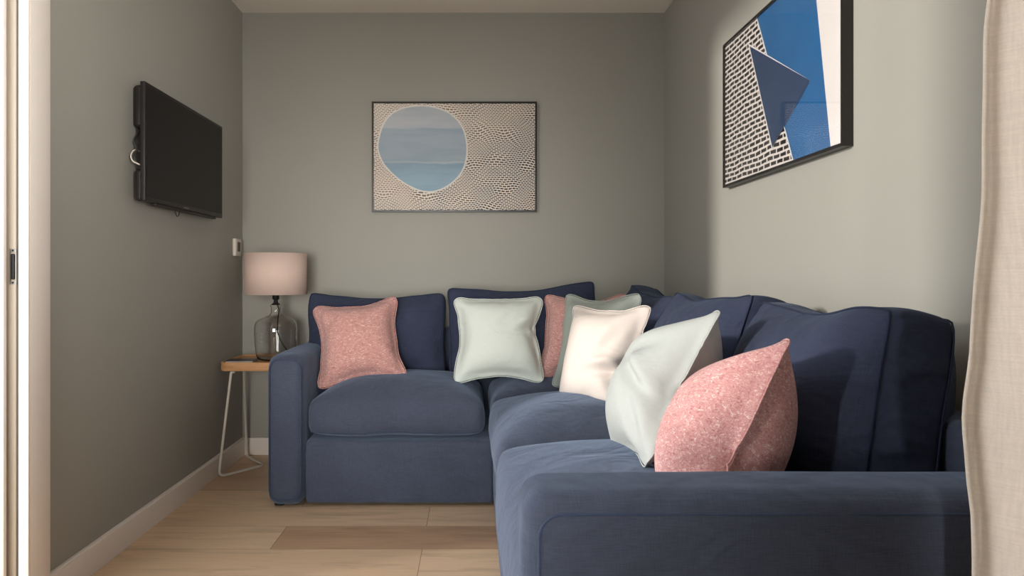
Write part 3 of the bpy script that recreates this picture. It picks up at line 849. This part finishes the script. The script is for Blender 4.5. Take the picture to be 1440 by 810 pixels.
# ------------------------------------------------------------------ side table
def wood_mat():
    m = Mat('pale_wood', rough=.45); v = m.co((1, 8, 8)); g = m.noise(v, 6, 5, .6, .5)
    m.color(m.ramp(g, [(.3, srgb(176, 128, 84)), (.6, srgb(206, 158, 110))])); m.bump(g, .05, .001); return m
M_wood = wood_mat()
M_tube = Mat('white_powder_coat', srgb(206, 198, 186), .4)
tb = tag(empty('side_table', (-1.052, 3.365, 0)), 'small wooden tray side table on white tube legs in the left corner', 'table')
def tray():
    n = 10; r = .045; hx, hy = .168, .165
    def ring(k, z):
        out = []
        rx, ry, rr = hx - k, hy - k, max(r - k, .008)
        for (sx, sy, a0) in ((1, 1, 0), (-1, 1, 90), (-1, -1, 180), (1, -1, 270)):
            for t in range(n + 1):
                a = R(a0 + 90 * t / n); out.append((sx * (rx - rr) + rr * math.cos(a), sy * (ry - rr) + rr * math.sin(a), z))
        return out
    rings = [ring(.010, .512), ring(.002, .514), ring(0, .520), ring(0, .552), ring(.002, .555), ring(.008, .555), ring(.010, .552), ring(.012, .547)]
    V = [p for r_ in rings for p in r_]; m = len(rings[0]); Fc = []
    for i in range(len(rings) - 1):
        for k in range(m):
            l = (k + 1) % m; Fc.append((i * m + k, i * m + l, (i + 1) * m + l, (i + 1) * m + k))
    Fc.append(tuple(range(m))[::-1]); Fc.append(tuple(range((len(rings) - 1) * m, len(rings) * m)))
    me = mesh_from(V, Fc, 'tray'); return me
t_ = link('tray', tray(), M_wood, tb); shade_auto(t_.data, 30)
# two bent tube frames: each runs up a front leg, along the floor to the middle, and up a back leg
for sx in (-1, 1):
    ctrl = [(sx * .10, -.13, .505), (sx * .115, -.138, .505), (sx * .165, -.165, .009), (sx * .01, .03, .009), (sx * .155, .20, .009), (sx * .150, .14, .505), (sx * .10, .13, .505)]
    pts = rounded_path(ctrl, .035, 6)
    tube('leg_frame', pts, .0065, M_tube, tb, sides=12)
rail = tube('top_rail', rounded_path([(-.11, -.13, .505), (-.14, 0, .505), (-.14, .13, .505)], .03), .006, M_tube, tb)

# booklet lying on the tray
bk = tag(empty('booklet', (-1.135, 3.285, .5475), (0, 0, R(4))), 'thin dark booklet lying on the wooden side table tray', 'book')
box('pages', (-.066, -.046, .001), (.064, .046, .009), Mat('page_edges', srgb(196, 188, 184), .7), bk, .001, 1)
bm = bmesh.new(); box_bm(bm, (-.068, -.048, 0), (.067, .048, .0012)); box_bm(bm, (-.068, -.048, .009), (.067, .048, .0105)); box_bm(bm, (-.069, -.048, 0), (-.0665, .048, .0105))
me = bpy.data.meshes.new('cover'); bm.to_mesh(me); bm.free(); link('cover', me, Mat('dark_cover', srgb(44, 38, 48), .35), bk, smooth=False)

# ------------------------------------------------------------------ table lamp
LX, LY = -.998, 3.385
lamp = tag(empty('table_lamp', (LX, LY, .5475)), 'table lamp with pink drum shade and clear glass bottle base', 'lamp')
def glass_mat():
    m = Mat('clear_glass', (1, 1, 1, 1), .01)
    m.b.inputs['Transmission Weight'].default_value = 1.0; m.b.inputs['IOR'].default_value = 1.45
    return m
M_glass = glass_mat()
outer = [(0, .0), (.070, .0), (.086, .004), (.093, .012), (.097, .03), (.103, .09), (.106, .150), (.105, .175), (.099, .196), (.084, .213), (.060, .224), (.036, .232), (.026, .240), (.023, .250), (.023, .272), (.027, .278), (.027, .284), (.022, .287)]
prof = outer + [(max(r_ - .003, 0), z + (.004 if z < .01 else 0)) for r_, z in outer[::-1][:-1]] + [(0, .006)]
lamp.scale = (1, 1, .965)
g_ = lathe('glass_base', prof, M_glass, lamp, 64)
M_shade = linen('pink_shade', srgb(244, 222, 210), 1.04, .97, 500, .1, .1)
tr = M_shade.n.new('ShaderNodeBsdfTranslucent'); tr.inputs[0].default_value = srgb(244, 222, 210)
mx = M_shade.n.new('ShaderNodeMixShader'); mx.inputs[0].default_value = .35
M_shade.l.new(M_shade.b.outputs[0], mx.inputs[1]); M_shade.l.new(tr.outputs[0], mx.inputs[2])
M_shade.l.new(mx.outputs[0], M_shade.n['Material Output'].inputs[0])
SR = .1535; z0_, z1_ = .341, .556
lathe('lamp_shade', [(SR, z0_), (SR, z1_), (SR - .002, z1_), (SR - .002, z0_)], M_shade, lamp, 64, closed=True)
lathe('lamp_holder', [(0, .284), (.020, .284), (.020, .292), (.012, .296), (.010, .312), (.017, .316), (.017, .372), (0, .372)], M_cb, lamp, 24)
bulb = lathe('bulb', [(0, .372), (.012, .374), (.013, .385), (.026, .41), (.029, .43), (.024, .448), (.010, .458), (0, .460)], Mat('frosted_bulb', srgb(235, 230, 222), .4), lamp, 24)
for a in (0, 120, 240):
    c_, s_ = math.cos(R(a + 20)), math.sin(R(a + 20))
    tube('shade_spoke', [(c_ * .018, s_ * .018, .362), (c_ * (SR - .002), s_ * (SR - .002), .350)], .0014, M_cb, lamp, sides=6)
# cord drops beside the bottle and runs to the wall
tube('cord', spline([(.0, -.012, .300), (.012, -.026, .292), (.026, -.034, .262), (.034, -.078, .222), (.040, -.106, .16), (.058, -.100, .10), (.090, -.075, .045), (.115, -.02, .022), (.15, .06, .05), (.19, .11, .085), (.24, .14, .10)], 8), .0030, M_cb, lamp)

# ------------------------------------------------------------------ linen curtain on the right
def curtain_mat():
    m = linen('natural_linen', srgb(236, 226, 214), 1.06, .86, 420, .1, .25, .9)
    t = m.n.new('ShaderNodeBsdfTranslucent'); t.inputs[0].default_value = srgb(236, 224, 208)
    mx = m.n.new('ShaderNodeMixShader'); mx.inputs[0].default_value = .38
    m.l.new(m.b.outputs[0], mx.inputs[1]); m.l.new(t.outputs[0], mx.inputs[2]); m.l.new(mx.outputs[0], m.n['Material Output'].inputs[0])
    return m
M_curt = curtain_mat()
CY = .865
def curtain():
    nu, nv = 150, 110; V = []; Fc = []
    top, bot = 2.365, .015
    prof = [(2.4, .700), (1.38, .690), (1.27, .682), (1.1, .680), (.88, .664), (.78, .657), (.72, .659), (.64, .664), (.58, .666), (.0, .67)]
    def ex(z):
        for (za, xa), (zb_, xb) in zip(prof, prof[1:]):
            if zb_ <= z <= za:
                t = (z - zb_) / (za - zb_); t = t * t * (3 - 2 * t); return xb + (xa - xb) * t
        return prof[-1][1]
    for j in range(nv + 1):
        z = bot + (top - bot) * j / nv
        for i in range(nu + 1):
            u = i / nu
            wv = .028 * math.sin(u * 2 * math.pi * 4.2 + .6 + .35 * math.sin(z * 1.7)) + .010 * math.sin(u * 27 + z * 1.2) + .006 * noise.noise(Vector((u * 14, z * 3.2, 1)))
            dx = .010 * math.sin(u * 2 * math.pi * 4.2 * 2 + z) * min(1, u * 8)
            x = ex(z) - .010 + u * .34 + dx + .004 * noise.noise(Vector((z * 7, u * 3, 5)))
            V.append((x, CY + wv * min(1, .35 + u * 5), z))
    for j in range(nv):
        for i in range(nu):
            a = j * (nu + 1) + i; Fc.append((a, a + 1, a + nu + 2, a + nu + 1))
    me = mesh_from(V, Fc, 'curtain')
    return me, [V[j * (nu + 1)] for j in range(nv + 1)]
me, edge = curtain()
cu = link('curtain', me, M_curt)
so = cu.modifiers.new('thickness', 'SOLIDIFY'); so.thickness = .0014
tag(cu, 'natural linen curtain hanging at the right edge in front of the sofa', 'curtain')
hem = tube('hem', edge, .0030, M_curt, cu, sides=8)
box('curtain_track', (.60, CY - .015, 2.366), (XR - .002, CY + .015, ZC - .001), M_trim, None, .003, 2)
tag(bpy.data.objects['curtain_track'], 'white ceiling track holding the linen curtain', 'curtain track')
